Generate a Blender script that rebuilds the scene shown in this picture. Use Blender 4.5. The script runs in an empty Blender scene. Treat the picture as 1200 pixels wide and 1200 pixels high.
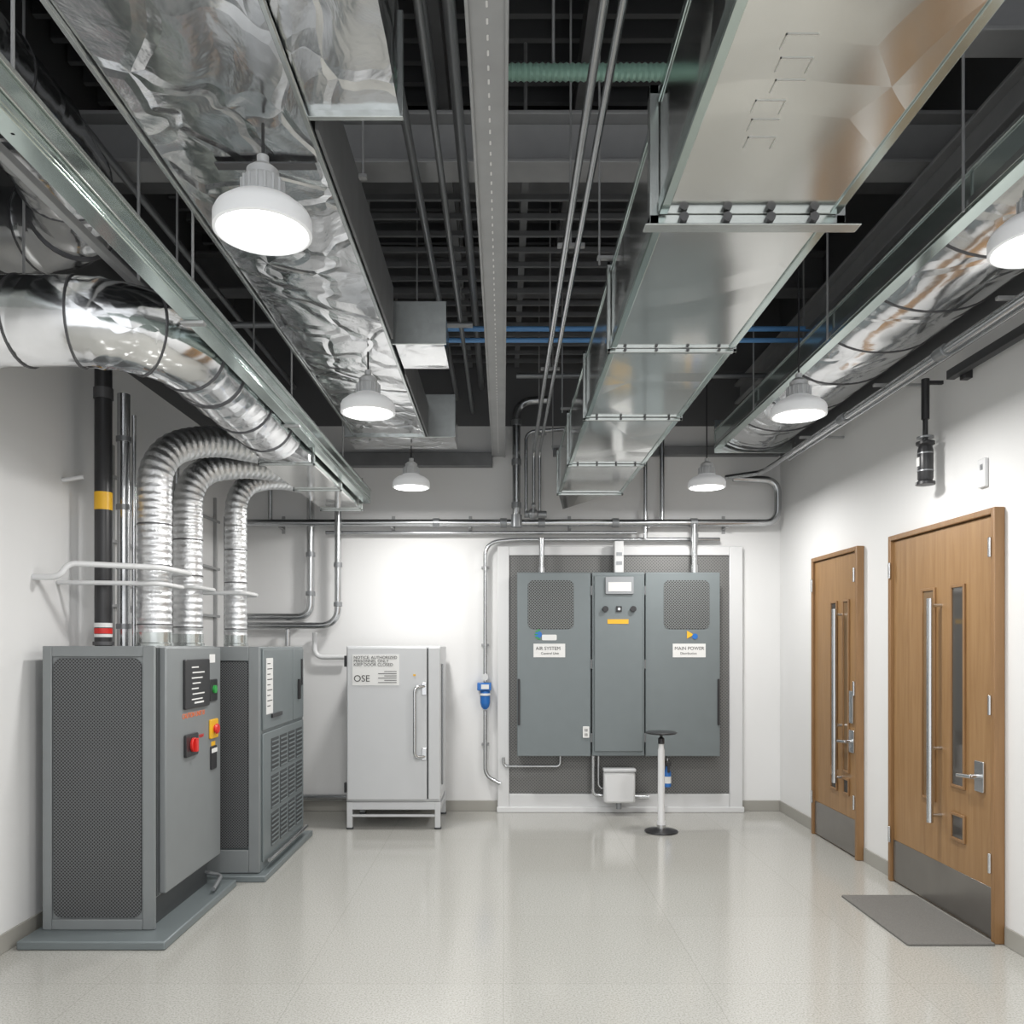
import bpy, bmesh, math, random
from mathutils import Vector, Matrix
random.seed(4)
sc = bpy.context.scene

# ------------------------------------------------------------------ materials
def newmat(name):
    m = bpy.data.materials.new(name); m.use_nodes = True
    nt = m.node_tree
    return m, nt, nt.nodes['Principled BSDF']

def N(nt, t, **kw):
    n = nt.nodes.new(t)
    for k, v in kw.items(): setattr(n, k, v)
    return n

def mat(name, col, rough=0.5, metal=0.0, noise=0.0, nscale=8, bump=0.0, bscale=60, emit=0, spec=0.5, coat=0):
    m, nt, b = newmat(name)
    b.inputs['Base Color'].default_value = (*col, 1)
    b.inputs['Roughness'].default_value = rough
    b.inputs['Metallic'].default_value = metal
    b.inputs['Specular IOR Level'].default_value = spec
    b.inputs['Coat Weight'].default_value = coat
    tc = N(nt, 'ShaderNodeTexCoord')
    if noise:
        n = N(nt, 'ShaderNodeTexNoise'); n.inputs['Scale'].default_value = nscale; n.inputs['Detail'].default_value = 4
        nt.links.new(tc.outputs['Object'], n.inputs['Vector'])
        mx = N(nt, 'ShaderNodeMix', data_type='RGBA')
        mx.inputs['A'].default_value = (*[c*(1-noise) for c in col], 1)
        mx.inputs['B'].default_value = (*[min(1, c*(1+noise)) for c in col], 1)
        nt.links.new(n.outputs['Fac'], mx.inputs['Factor'])
        nt.links.new(mx.outputs['Result'], b.inputs['Base Color'])
    if bump:
        n2 = N(nt, 'ShaderNodeTexNoise'); n2.inputs['Scale'].default_value = bscale
        nt.links.new(tc.outputs['Object'], n2.inputs['Vector'])
        bp = N(nt, 'ShaderNodeBump'); bp.inputs['Strength'].default_value = bump; bp.inputs['Distance'].default_value = 0.01
        nt.links.new(n2.outputs['Fac'], bp.inputs['Height']); nt.links.new(bp.outputs['Normal'], b.inputs['Normal'])
    if emit:
        b.inputs['Emission Color'].default_value = (*col, 1); b.inputs['Emission Strength'].default_value = emit
    return m

def foil(name, col=(0.80, 0.81, 0.82), rough=0.2, scale=5.0, strength=0.5, dist=0.05, fine=0.15, stretch=(1, 1, 1), scratch=0.0):
    """metal sheet: broad soft dents (noise) + a few sharp creases (voronoi edges)"""
    m, nt, b = newmat(name)
    b.inputs['Metallic'].default_value = 1.0
    tc = N(nt, 'ShaderNodeTexCoord'); mp = N(nt, 'ShaderNodeMapping'); mp.inputs['Scale'].default_value = stretch
    nt.links.new(tc.outputs['Object'], mp.inputs['Vector'])
    nd = N(nt, 'ShaderNodeTexNoise'); nd.inputs['Scale'].default_value = scale*0.5; nd.inputs['Detail'].default_value = 2; nd.inputs['Distortion'].default_value = 0.8
    nt.links.new(mp.outputs[0], nd.inputs['Vector'])
    ad = N(nt, 'ShaderNodeVectorMath', operation='MULTIPLY_ADD')
    ad.inputs[1].default_value = (0.5, 0.5, 0.5)
    nt.links.new(nd.outputs['Color'], ad.inputs[0]); nt.links.new(mp.outputs[0], ad.inputs[2])
    v = N(nt, 'ShaderNodeTexVoronoi', feature='DISTANCE_TO_EDGE'); v.inputs['Scale'].default_value = scale
    nt.links.new(ad.outputs[0], v.inputs['Vector'])
    mn = N(nt, 'ShaderNodeMath', operation='MINIMUM'); mn.inputs[1].default_value = 0.12
    nt.links.new(v.outputs['Distance'], mn.inputs[0])
    v2 = N(nt, 'ShaderNodeTexNoise'); v2.inputs['Scale'].default_value = scale*3.1; v2.inputs['Detail'].default_value = 3
    nt.links.new(ad.outputs[0], v2.inputs['Vector'])
    m1 = N(nt, 'ShaderNodeMath', operation='MULTIPLY_ADD'); m1.inputs[1].default_value = fine
    nt.links.new(v2.outputs['Fac'], m1.inputs[0]); nt.links.new(nd.outputs['Fac'], m1.inputs[2])
    m2 = N(nt, 'ShaderNodeMath', operation='MULTIPLY_ADD'); m2.inputs[1].default_value = 0.9
    nt.links.new(mn.outputs[0], m2.inputs[0]); nt.links.new(m1.outputs[0], m2.inputs[2])
    bp = N(nt, 'ShaderNodeBump'); bp.inputs['Strength'].default_value = strength; bp.inputs['Distance'].default_value = dist
    nt.links.new(m2.outputs[0], bp.inputs['Height']); nt.links.new(bp.outputs['Normal'], b.inputs['Normal'])
    mx = N(nt, 'ShaderNodeMix', data_type='RGBA')
    mx.inputs['A'].default_value = (*[c*0.82 for c in col], 1); mx.inputs['B'].default_value = (*[min(1, c*1.1) for c in col], 1)
    nt.links.new(v2.outputs['Fac'], mx.inputs['Factor']); nt.links.new(mx.outputs['Result'], b.inputs['Base Color'])
    mr = N(nt, 'ShaderNodeMapRange'); mr.inputs['To Min'].default_value = rough*0.6; mr.inputs['To Max'].default_value = rough*1.5
    nt.links.new(nd.outputs['Fac'], mr.inputs['Value']); nt.links.new(mr.outputs[0], b.inputs['Roughness'])
    return m

def perf(name, col, dark, axes='XZ', pitch=0.016, hole=0.33, rough=0.5, metal=0.3):
    m, nt, b = newmat(name)
    b.inputs['Roughness'].default_value = rough; b.inputs['Metallic'].default_value = metal
    tc = N(nt, 'ShaderNodeTexCoord'); sp = N(nt, 'ShaderNodeSeparateXYZ')
    nt.links.new(tc.outputs['Object'], sp.inputs[0])
    cb = N(nt, 'ShaderNodeCombineXYZ')
    nt.links.new(sp.outputs[axes[0]], cb.inputs['X']); nt.links.new(sp.outputs[axes[1]], cb.inputs['Y'])
    rot = N(nt, 'ShaderNodeVectorRotate', rotation_type='Z_AXIS'); rot.inputs['Angle'].default_value = math.radians(45)
    nt.links.new(cb.outputs[0], rot.inputs['Vector'])
    s = N(nt, 'ShaderNodeVectorMath', operation='SCALE'); s.inputs['Scale'].default_value = 1/pitch
    nt.links.new(rot.outputs[0], s.inputs[0])
    f = N(nt, 'ShaderNodeVectorMath', operation='FRACTION'); nt.links.new(s.outputs[0], f.inputs[0])
    d = N(nt, 'ShaderNodeVectorMath', operation='DISTANCE'); d.inputs[1].default_value = (0.5, 0.5, 0)
    nt.links.new(f.outputs[0], d.inputs[0])
    lt = N(nt, 'ShaderNodeMath', operation='LESS_THAN'); lt.inputs[1].default_value = hole
    nt.links.new(d.outputs['Value'], lt.inputs[0])
    mx = N(nt, 'ShaderNodeMix', data_type='RGBA')
    mx.inputs['A'].default_value = (*col, 1); mx.inputs['B'].default_value = (*dark, 1)
    nt.links.new(lt.outputs[0], mx.inputs['Factor']); nt.links.new(mx.outputs['Result'], b.inputs['Base Color'])
    return m

def wallmat(name, split, light=(0.74, 0.74, 0.737), dark=(0.12, 0.122, 0.126)):
    m, nt, b = newmat(name)
    b.inputs['Roughness'].default_value = 0.6
    tc = N(nt, 'ShaderNodeTexCoord'); sp = N(nt, 'ShaderNodeSeparateXYZ')
    nt.links.new(tc.outputs['Object'], sp.inputs[0])
    gt = N(nt, 'ShaderNodeMath', operation='GREATER_THAN'); gt.inputs[1].default_value = split
    nt.links.new(sp.outputs['Z'], gt.inputs[0])
    n = N(nt, 'ShaderNodeTexNoise'); n.inputs['Scale'].default_value = 1.5; n.inputs['Detail'].default_value = 5
    nt.links.new(tc.outputs['Object'], n.inputs['Vector'])
    mr = N(nt, 'ShaderNodeMapRange'); mr.inputs['To Min'].default_value = 0.96; mr.inputs['To Max'].default_value = 1.03
    nt.links.new(n.outputs['Fac'], mr.inputs['Value'])
    mx = N(nt, 'ShaderNodeMix', data_type='RGBA'); mx.inputs['A'].default_value = (*light, 1); mx.inputs['B'].default_value = (*dark, 1)
    nt.links.new(gt.outputs[0], mx.inputs['Factor'])
    sc_ = N(nt, 'ShaderNodeVectorMath', operation='SCALE')
    nt.links.new(mx.outputs['Result'], sc_.inputs[0]); nt.links.new(mr.outputs[0], sc_.inputs['Scale'])
    nt.links.new(sc_.outputs[0], b.inputs['Base Color'])
    n2 = N(nt, 'ShaderNodeTexNoise'); n2.inputs['Scale'].default_value = 120
    nt.links.new(tc.outputs['Object'], n2.inputs['Vector'])
    bp = N(nt, 'ShaderNodeBump'); bp.inputs['Strength'].default_value = 0.05; bp.inputs['Distance'].default_value = 0.005
    nt.links.new(n2.outputs['Fac'], bp.inputs['Height']); nt.links.new(bp.outputs['Normal'], b.inputs['Normal'])
    return m

def floormat():
    m, nt, b = newmat('terrazzo_floor')
    b.inputs['Specular IOR Level'].default_value = 0.7
    tc = N(nt, 'ShaderNodeTexCoord')
    n = N(nt, 'ShaderNodeTexNoise'); n.inputs['Scale'].default_value = 120; n.inputs['Detail'].default_value = 3; n.inputs['Roughness'].default_value = 0.7
    nt.links.new(tc.outputs['Object'], n.inputs['Vector'])
    cr = N(nt, 'ShaderNodeValToRGB'); e = cr.color_ramp.elements
    e[0].position = 0.34; e[0].color = (0.285, 0.28, 0.258, 1); e[1].position = 0.66; e[1].color = (0.475, 0.47, 0.442, 1)
    x = cr.color_ramp.elements.new(0.47); x.color = (0.395, 0.39, 0.362, 1)
    nt.links.new(n.outputs['Fac'], cr.inputs['Fac'])
    br = N(nt, 'ShaderNodeTexBrick'); br.offset = 0; br.squash = 1
    br.inputs['Color1'].default_value = (1, 1, 1, 1); br.inputs['Color2'].default_value = (0.97, 0.97, 0.965, 1); br.inputs['Mortar'].default_value = (0.86, 0.86, 0.85, 1)
    br.inputs['Scale'].default_value = 1; br.inputs['Mortar Size'].default_value = 0.0025; br.inputs['Brick Width'].default_value = 0.9; br.inputs['Row Height'].default_value = 0.9
    nt.links.new(tc.outputs['Object'], br.inputs['Vector'])
    mx = N(nt, 'ShaderNodeMix', data_type='RGBA', blend_type='MULTIPLY'); mx.inputs['Factor'].default_value = 1
    nt.links.new(cr.outputs['Color'], mx.inputs['A']); nt.links.new(br.outputs['Color'], mx.inputs['B'])
    nt.links.new(mx.outputs['Result'], b.inputs['Base Color'])
    n2 = N(nt, 'ShaderNodeTexNoise'); n2.inputs['Scale'].default_value = 2.5; n2.inputs['Detail'].default_value = 4
    nt.links.new(tc.outputs['Object'], n2.inputs['Vector'])
    mr = N(nt, 'ShaderNodeMapRange'); mr.inputs['To Min'].default_value = 0.10; mr.inputs['To Max'].default_value = 0.19
    nt.links.new(n2.outputs['Fac'], mr.inputs['Value']); nt.links.new(mr.outputs[0], b.inputs['Roughness'])
    return m

def woodmat(name, c1, c2):
    m, nt, b = newmat(name)
    b.inputs['Roughness'].default_value = 0.4
    tc = N(nt, 'ShaderNodeTexCoord'); mp = N(nt, 'ShaderNodeMapping'); mp.inputs['Scale'].default_value = (12, 12, 0.8)
    nt.links.new(tc.outputs['Object'], mp.inputs['Vector'])
    n = N(nt, 'ShaderNodeTexNoise'); n.inputs['Scale'].default_value = 3; n.inputs['Detail'].default_value = 6; n.inputs['Distortion'].default_value = 0.6
    nt.links.new(mp.outputs[0], n.inputs['Vector'])
    cr = N(nt, 'ShaderNodeValToRGB'); e = cr.color_ramp.elements
    e[0].position = 0.3; e[0].color = (*c1, 1); e[1].position = 0.7; e[1].color = (*c2, 1)
    nt.links.new(n.outputs['Fac'], cr.inputs['Fac']); nt.links.new(cr.outputs['Color'], b.inputs['Base Color'])
    return m

M = dict(
 wallB=wallmat('wall_paint_back', 3.50), wallL=wallmat('wall_paint_left', 3.28), wallR=wallmat('wall_paint_right', 3.22),
 floor=floormat(),
 deck=mat('dark_deck', (0.06, 0.062, 0.066), 0.8, noise=0.3),
 steel_dk=mat('dark_structural_steel', (0.17, 0.174, 0.18), 0.55, 0.2, noise=0.25),
 steel_md=mat('grey_structural_steel', (0.36, 0.365, 0.37), 0.5, 0.2, noise=0.15),
 bar=mat('dark_grate', (0.11, 0.114, 0.12), 0.6),
 foil=foil('crinkled_foil', scale=3.6, strength=0.6, dist=0.065, rough=0.17, fine=0.09, stretch=(1, 0.8, 1)),
 foil_flex=foil('flex_duct_foil', scale=16, strength=0.45, dist=0.014, rough=0.34, fine=0.3),
 foil_round=foil('round_duct_foil', scale=2.6, strength=0.5, dist=0.06, rough=0.14, fine=0.06),
 galv=foil('galvanised_sheet', col=(0.86, 0.865, 0.84), scale=0.9, strength=0.32, dist=0.06, rough=0.12, fine=0.015),
 glassy=mat('green_tinted_rail', (0.56, 0.65, 0.62), 0.14, 0.9, noise=0.1),
 galv_edge=mat('galvanised_flange', (0.54, 0.57, 0.56), 0.25, 0.9, noise=0.15, nscale=20),
 stamp=mat('faint_stamp_ink', (0.62, 0.62, 0.60), 0.3, 0.9),
 pipe=mat('steel_pipe', (0.52, 0.53, 0.54), 0.22, 0.95, noise=0.08),
 pipe_gr=mat('grey_pipe', (0.26, 0.27, 0.28), 0.35, 0.5),
 black=mat('black_plastic', (0.022, 0.022, 0.024), 0.35),
 strap=mat('dark_strap', (0.10, 0.10, 0.105), 0.4, 0.4),
 white=mat('white_enamel', (0.66, 0.665, 0.67), 0.35),
 white_cab=mat('white_cabinet_paint', (0.54, 0.55, 0.56), 0.3, noise=0.02),
 cab=mat('grey_cabinet_paint', (0.215, 0.23, 0.235), 0.4, 0.15, noise=0.05),
 cab2=mat('slate_cabinet_paint', (0.165, 0.19, 0.197), 0.38, 0.15, noise=0.05),
 cab_dk=mat('dark_cabinet_seam', (0.05, 0.055, 0.058), 0.5),
 base=mat('baseboard_vinyl', (0.33, 0.32, 0.29), 0.5),
 perfXZ=perf('perforated_mesh_front', (0.135, 0.14, 0.145), (0.02, 0.02, 0.021), 'XZ', 0.0125, 0.36),
 perfBack=perf('perforated_backing_panel', (0.19, 0.19, 0.185), (0.085, 0.085, 0.085), 'XZ', 0.02, 0.3),
 perfVent=perf('perforated_vent', (0.17, 0.18, 0.18), (0.012, 0.012, 0.012), 'XZ', 0.018, 0.34),
 wood=woodmat('maple_veneer', (0.250, 0.138, 0.056), (0.315, 0.185, 0.082)),
 wood_fr=woodmat('door_frame_wood', (0.22, 0.120, 0.050), (0.28, 0.158, 0.070)),
 steel=mat('brushed_steel', (0.62, 0.63, 0.64), 0.22, 1.0),
 kick=mat('kick_plate_steel', (0.30, 0.285, 0.27), 0.28, 0.9, noise=0.2, nscale=3),
 doorglass=mat('smoked_door_glass', (0.06, 0.055, 0.05), 0.05, 0.0, spec=0.8),
 doorglass2=mat('amber_door_glass', (0.20, 0.125, 0.065), 0.08, 0.0, spec=0.8),
 red=mat('red_plastic', (0.6, 0.02, 0.015), 0.35), yellow=mat('yellow_plastic', (0.75, 0.42, 0.02), 0.4),
 green=mat('green_plastic', (0.03, 0.3, 0.06), 0.4), blue=mat('blue_plastic', (0.02, 0.14, 0.45), 0.3),
 orange=mat('orange_ink', (0.75, 0.16, 0.04), 0.5), ink=mat('black_ink', (0.05, 0.05, 0.05), 0.6),
 label=mat('white_label', (0.72, 0.72, 0.71), 0.5), bluepipe=mat('blue_pipe', (0.16, 0.40, 0.78), 0.35, 0.0),
 greenpipe=mat('green_conduit', (0.28, 0.46, 0.38), 0.35, 0.2),
 mat=mat('grey_carpet_mat', (0.16, 0.155, 0.145), 0.95, noise=0.2, nscale=120, bump=0.6, bscale=200),
 lampw=mat('lamp_shade_white', (0.80, 0.81, 0.82), 0.35, emit=0.18), lampg=mat('lamp_heat_sink', (0.58, 0.59, 0.60), 0.4, 0.2),  # shade emission added: looks lit and lifts the dim upper room
 diff=mat('lamp_diffuser', (1, 1, 1), 0.4, emit=6),
)

# ------------------------------------------------------------------ geometry helpers
def fillet_pts(pts, f, seg=8):
    pts = [Vector(p) for p in pts]
    if f <= 0 or len(pts) < 3: return pts
    out = [pts[0]]
    for i in range(1, len(pts)-1):
        a, b, c = pts[i-1], pts[i], pts[i+1]
        la, lc = (a-b).length, (c-b).length
        d = min(f, la*0.49, lc*0.49)
        p0 = b+(a-b).normalized()*d; p2 = b+(c-b).normalized()*d
        for k in range(seg+1):
            t = k/seg
            w = 1.17
            num = p0*(1-t)**2 + b*(2*w*t*(1-t))*0.75 + p2*t**2
            den = (1-t)**2 + 2*w*t*(1-t)*0.75 + t**2
            out.append(num/den)
    out.append(pts[-1]); return out

def resample(pts, step):
    out = [pts[0]]; acc = [0.0]; s = 0
    for a, b in zip(pts, pts[1:]):
        L = (b-a).length
        if L < 1e-6: continue
        n = max(1, int(round(L/step)))
        for k in range(1, n+1):
            out.append(a.lerp(b, k/n)); acc.append(s+L*k/n)
        s += L
    return out, acc

class Part:
    def __init__(s, parent, name, m, bevel=0.0):
        s.parent, s.name, s.mat, s.bevel = parent, name, m, bevel
        s.bm = bmesh.new(); parent.parts.append(s)
    def box(s, x0, x1, y0, y1, z0, z1):
        v = [s.bm.verts.new(p) for p in ((x0,y0,z0),(x1,y0,z0),(x1,y1,z0),(x0,y1,z0),(x0,y0,z1),(x1,y0,z1),(x1,y1,z1),(x0,y1,z1))]
        for f in ((0,3,2,1),(4,5,6,7),(0,1,5,4),(1,2,6,5),(2,3,7,6),(3,0,4,7)):
            s.bm.faces.new([v[i] for i in f])
        return s
    def plate(s, axis, u0, u1, w0, w1, d0, d1, r=0.0, seg=6):
        """rounded rectangle in (x,z) for axis 'y', (y,z) for axis 'x', (x,y) for 'z'; thickness d0..d1"""
        pts = []
        r = min(r, abs(u1-u0)/2*0.999, abs(w1-w0)/2*0.999)
        if r <= 0: pts = [(u0,w0),(u1,w0),(u1,w1),(u0,w1)]
        else:
            for cx, cy, a0 in ((u1-r,w0+r,-90),(u1-r,w1-r,0),(u0+r,w1-r,90),(u0+r,w0+r,180)):
                for k in range(seg+1):
                    a = math.radians(a0+90*k/seg); pts.append((cx+r*math.cos(a), cy+r*math.sin(a)))
        def mk(u, w, d):
            return {'y': (u,d,w), 'x': (d,u,w), 'z': (u,w,d)}[axis]
        A = [s.bm.verts.new(mk(u,w,d0)) for u,w in pts]; B = [s.bm.verts.new(mk(u,w,d1)) for u,w in pts]
        n = len(pts)
        s.bm.faces.new(A); s.bm.faces.new(B[::-1])
        for i in range(n): s.bm.faces.new([A[i],A[(i+1)%n],B[(i+1)%n],B[i]])
        return s
    def sweep(s, pts, r, fillet=0.0, n=14, rf=None, step=None, seg=8, sx=1.0, caps=True):
        P = fillet_pts(pts, fillet, seg)
        if step: P, acc = resample(P, step)
        else:
            acc = [0]
            for a, b in zip(P, P[1:]): acc.append(acc[-1]+(b-a).length)
        t0 = (P[1]-P[0]).normalized()
        up = Vector((0,0,1)) if abs(t0.z) < 0.9 else Vector((0,1,0))
        nv = t0.cross(up).normalized()
        rings = []
        for i, p in enumerate(P):
            a = P[max(0,i-1)]; b = P[min(len(P)-1,i+1)]
            t = (b-a)
            if t.length < 1e-9: t = t0
            t = t.normalized()
            nv = (nv - t*nv.dot(t)).normalized(); bn = t.cross(nv)
            R = r if rf is None else rf(acc[i])
            rings.append([s.bm.verts.new(p+nv*(R*sx*math.cos(2*math.pi*k/n))+bn*(R*math.sin(2*math.pi*k/n))) for k in range(n)])
        for A, B in zip(rings, rings[1:]):
            for k in range(n): s.bm.faces.new([A[k],A[(k+1)%n],B[(k+1)%n],B[k]])
        if caps:
            s.bm.faces.new(rings[0][::-1]); s.bm.faces.new(rings[-1])
        return s
    def cyl(s, p0, p1, r, r2=None, n=16):
        p0, p1 = Vector(p0), Vector(p1)
        L = (p1-p0).length; r2 = r if r2 is None else r2
        return s.sweep([p0, p1], r, 0, n, rf=(lambda a: r+(r2-r)*a/L))
    def lathe(s, c, prof, n=32):
        rings = []
        for R, z in prof:
            rings.append([s.bm.verts.new((c[0]+R*math.cos(2*math.pi*k/n), c[1]+R*math.sin(2*math.pi*k/n), c[2]+z)) for k in range(n)])
        for A, B in zip(rings, rings[1:]):
            for k in range(n): s.bm.faces.new([A[k],A[(k+1)%n],B[(k+1)%n],B[k]])
        s.bm.faces.new(rings[0][::-1]); s.bm.faces.new(rings[-1])
        return s
    def ball(s, c, r, sc_=(1,1,1), n=16):
        ret = bmesh.ops.create_uvsphere(s.bm, u_segments=n, v_segments=n//2, radius=r)
        for v in ret['verts']: v.co = Vector((v.co.x*sc_[0], v.co.y*sc_[1], v.co.z*sc_[2]))+Vector(c)
        return s
    def loft(s, A, B):
        va = [s.bm.verts.new(p) for p in A]; vb = [s.bm.verts.new(p) for p in B]; n = len(va)
        for i in range(n): s.bm.faces.new([va[i], va[(i+1)%n], vb[(i+1)%n], vb[i]])
        s.bm.faces.new(va[::-1]); s.bm.faces.new(vb)
        return s
    def finish(s):
        bmesh.ops.recalc_face_normals(s.bm, faces=s.bm.faces)
        for f in s.bm.faces: f.smooth = True
        me = bpy.data.meshes.new(s.name); s.bm.to_mesh(me); s.bm.free()
        me.set_sharp_from_angle(angle=math.radians(38))
        me.materials.append(s.mat)
        o = bpy.data.objects.new(s.name, me); sc.collection.objects.link(o)
        if s.bevel:
            b = o.modifiers.new('bevel', 'BEVEL'); b.width = s.bevel; b.segments = 2; b.limit_method = 'ANGLE'; b.angle_limit = math.radians(50)
        return o

class TextPart:
    def __init__(s, parent, name, text, size, loc, rot, m):
        parent.parts.append(s); s.a = (name, text, size, loc, rot, m)
    def finish(s):
        name, text, size, loc, rot, m = s.a
        c = bpy.data.curves.new(name, 'FONT'); c.body = text; c.size = size; c.extrude = 0.0006; c.space_line = 0.85
        o = bpy.data.objects.new(name+'_tmp', c); sc.collection.objects.link(o)
        bpy.context.view_layer.update()
        me = bpy.data.meshes.new_from_object(o.evaluated_get(bpy.context.evaluated_depsgraph_get()))
        bpy.data.objects.remove(o)
        me.transform(Matrix.Translation(loc) @ rot)
        me.materials.clear(); me.materials.append(m); me.name = name
        o = bpy.data.objects.new(name, me); sc.collection.objects.link(o); return o

ROT_BACK = Matrix.Rotation(math.radians(90), 4, 'X')              # reads toward -Y
ROT_RIGHTFACE = Matrix.Rotation(math.radians(90), 4, 'Z') @ ROT_BACK  # reads toward +X

ASM = []
class Asm:
    def __init__(s, name): s.name = name; s.parts = []; ASM.append(s)
    def P(s, name, m, bevel=0.0): return Part(s, name, m, bevel)
    def T(s, name, text, size, loc, rot, m): return TextPart(s, name, text, size, loc, rot, m)
    def build(s):
        if len(s.parts) == 1:
            p = s.parts[0]; p.name = s.name; p.finish(); return
        obs = [p.finish() for p in s.parts]
        lo = Vector((1e9,)*3); hi = Vector((-1e9,)*3)
        for o in obs:
            for v in o.data.vertices:
                for k in range(3): lo[k] = min(lo[k], v.co[k]); hi[k] = max(hi[k], v.co[k])
        e = bpy.data.objects.new(s.name, None); sc.collection.objects.link(e)
        e.empty_display_size = 0.1
        e.location = ((lo.x+hi.x)/2, (lo.y+hi.y)/2, lo.z)
        inv = Matrix.Translation(e.location).inverted()
        for o in obs: o.parent = e; o.matrix_parent_inverse = inv
def single(name, m, bevel=0.0):
    a = Asm(name); return Part(a, name, m, bevel)

XL, XR, YB, YF, ZT = -2.45, 2.52, 7.38, -1.5, 4.9
# ------------------------------------------------------------------ shell
single('floor', M['floor']).box(XL-0.2, XR+0.2, YF, YB+0.2, -0.1, 0)
single('ceiling', M['deck']).box(XL-0.2, XR+0.2, YF, YB+0.2, ZT, ZT+0.1)
single('wall_back', M['wallB']).box(XL-0.2, XR+0.2, YB, YB+0.2, 0, ZT)
single('wall_left', M['wallL']).box(XL-0.2, XL, YF, YB, 0, ZT)
single('wall_right', M['wallR']).box(XR, XR+0.2, YF, YB, 0, ZT)
single('baseboard_back', M['base'], 0.003).box(XL, XR, YB-0.012, YB, 0, 0.095)
single('baseboard_left', M['base'], 0.003).box(XL, XL+0.012, YF, YB-0.012, 0, 0.095)
p = single('baseboard_right', M['base'], 0.003)
for a, b in ((YF, 4.06), (5.21, 5.65), (6.51, YB-0.012)): p.box(XR-0.012, XR, a, b, 0, 0.095)

# ------------------------------------------------------------------ ceiling structure
a = Asm('ceiling_joists')
j = a.P('main_cross_beams', M['steel_dk'], 0.004)
for y in (1.6, 3.3, 4.9, 6.4):
    j.box(XL, XR, y-0.09, y+0.09, 4.28, 4.30); j.box(XL, XR, y-0.012, y+0.012, 4.30, 4.56); j.box(XL, XR, y-0.09, y+0.09, 4.56, 4.58)
k = a.P('purlins', M['steel_dk'], 0.003)
for x in (-2.1, -1.3, -0.35, 0.45, 1.25, 2.15):
    k.box(x-0.04, x+0.04, YF, YB-0.01, 4.585, 4.76)
g = a.P('deck_ribs', M['bar'])
y = 0.3
while y < YB-0.05:
    g.box(XL+0.01, XR-0.01, y-0.018, y+0.018, 4.77, 4.88); y += 0.17
a = Asm('grating_rack')
g = a.P('grate_bars', M['steel_dk'])
y = 4.35
while y < 7.3:
    g.box(-0.95, 1.35, y-0.012, y+0.012, 4.0, 4.03); y += 0.2
for x in (-0.95, -0.3, 0.12, 0.75, 1.35): g.box(x-0.02, x+0.02, 4.3, 7.37, 4.03, 4.08)
a2 = a.P('rack_drop_rods', M['steel_md'])
for x in (-0.95, 0.12, 1.35):
    for y in (4.4, 5.7, 7.2): a2.cyl((x, y, 4.08), (x, y, 4.9), 0.01, n=8)
b = single('ceiling_cross_beam', M['steel_md'], 0.004)
b.box(XL, XR, 4.02, 4.2, 3.90, 3.92); b.box(XL, XR, 4.10, 4.12, 3.92, 4.14); b.box(XL, XR, 4.02, 4.2, 4.14, 4.16)
b = single('ceiling_cross_beam', M['steel_md'], 0.004)
b.box(1.2, XR, 3.05, 3.2, 3.82, 3.84); b.box(1.2, XR, 3.12, 3.135, 3.84, 4.0); b.box(1.2, XR, 3.05, 3.2, 4.0, 4.02)
b = single('longitudinal_ceiling_beam', M['steel_md'], 0.004)
b.box(2.1, 2.22, 1.0, YB-0.001, 3.70, 3.72); b.box(2.15, 2.17, 1.0, YB-0.001, 3.72, 3.86); b.box(2.1, 2.22, 1.0, YB-0.001, 3.86, 3.88)
b = single('horizontal_steel_channel', M['steel_dk'], 0.004); b.box(-1.9, -0.1, YB-0.10, YB-0.001, 3.12, 3.24)
b = single('horizontal_steel_channel', M['steel_dk'], 0.004); b.box(0.45, 2.5, YB-0.08, YB-0.001, 3.22, 3.30)

# dark small conduits up high
a = Asm('ceiling_conduits')
c = a.P('dark_conduits', M['pipe_gr'])
for x, z, r in ((-0.42, 3.75, 0.02), (-0.28, 3.62, 0.015), (-0.2, 3.85, 0.025), (-0.35, 4.2, 0.03), (-2.2, 3.7, 0.03), (-1.9, 3.85, 0.02), (1.55, 3.95, 0.02)):
    c.cyl((x, 0.5, z), (x, YB-0.01, z), r, n=10)
c.cyl((XL, 2.4, 3.95), (-1.0, 2.4, 3.95), 0.03, n=10)
c.cyl((XL, 5.3, 3.6), (-0.2, 5.3, 3.6), 0.02, n=10); c.cyl((0.1, 6.3, 3.6), (XR, 6.3, 3.6), 0.02, n=10)
a = Asm('blue_ceiling_pipes')
c = a.P('blue_pipe_run', M['bluepipe'])
c.cyl((-0.45, 5.65, 3.71), (2.3, 5.65, 3.71), 0.018, n=10); c.cyl((-0.45, 5.65, 3.63), (2.3, 5.65, 3.63), 0.016, n=10)
h = a.P('pipe_hangers', M['steel_md'])
for x in (-0.3, 1.0, 2.1): h.cyl((x, 5.67, 3.6), (x, 5.67, 4.9), 0.006, n=6)
a = Asm('green_corrugated_conduit')
a.P('hose', M['greenpipe']).sweep([(-0.05, 3.25, 3.80), (0.95, 3.25, 3.80)], 0.03, 0, 12, rf=lambda s: 0.034 if int(s/0.012) % 2 else 0.028, step=0.012)
a.P('hose_supports', M['steel_md']).cyl((0.2, 3.25, 3.8), (0.2, 3.25, 4.9), 0.006, n=6).cyl((0.8, 3.25, 3.8), (0.8, 3.25, 4.9), 0.006, n=6)

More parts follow.
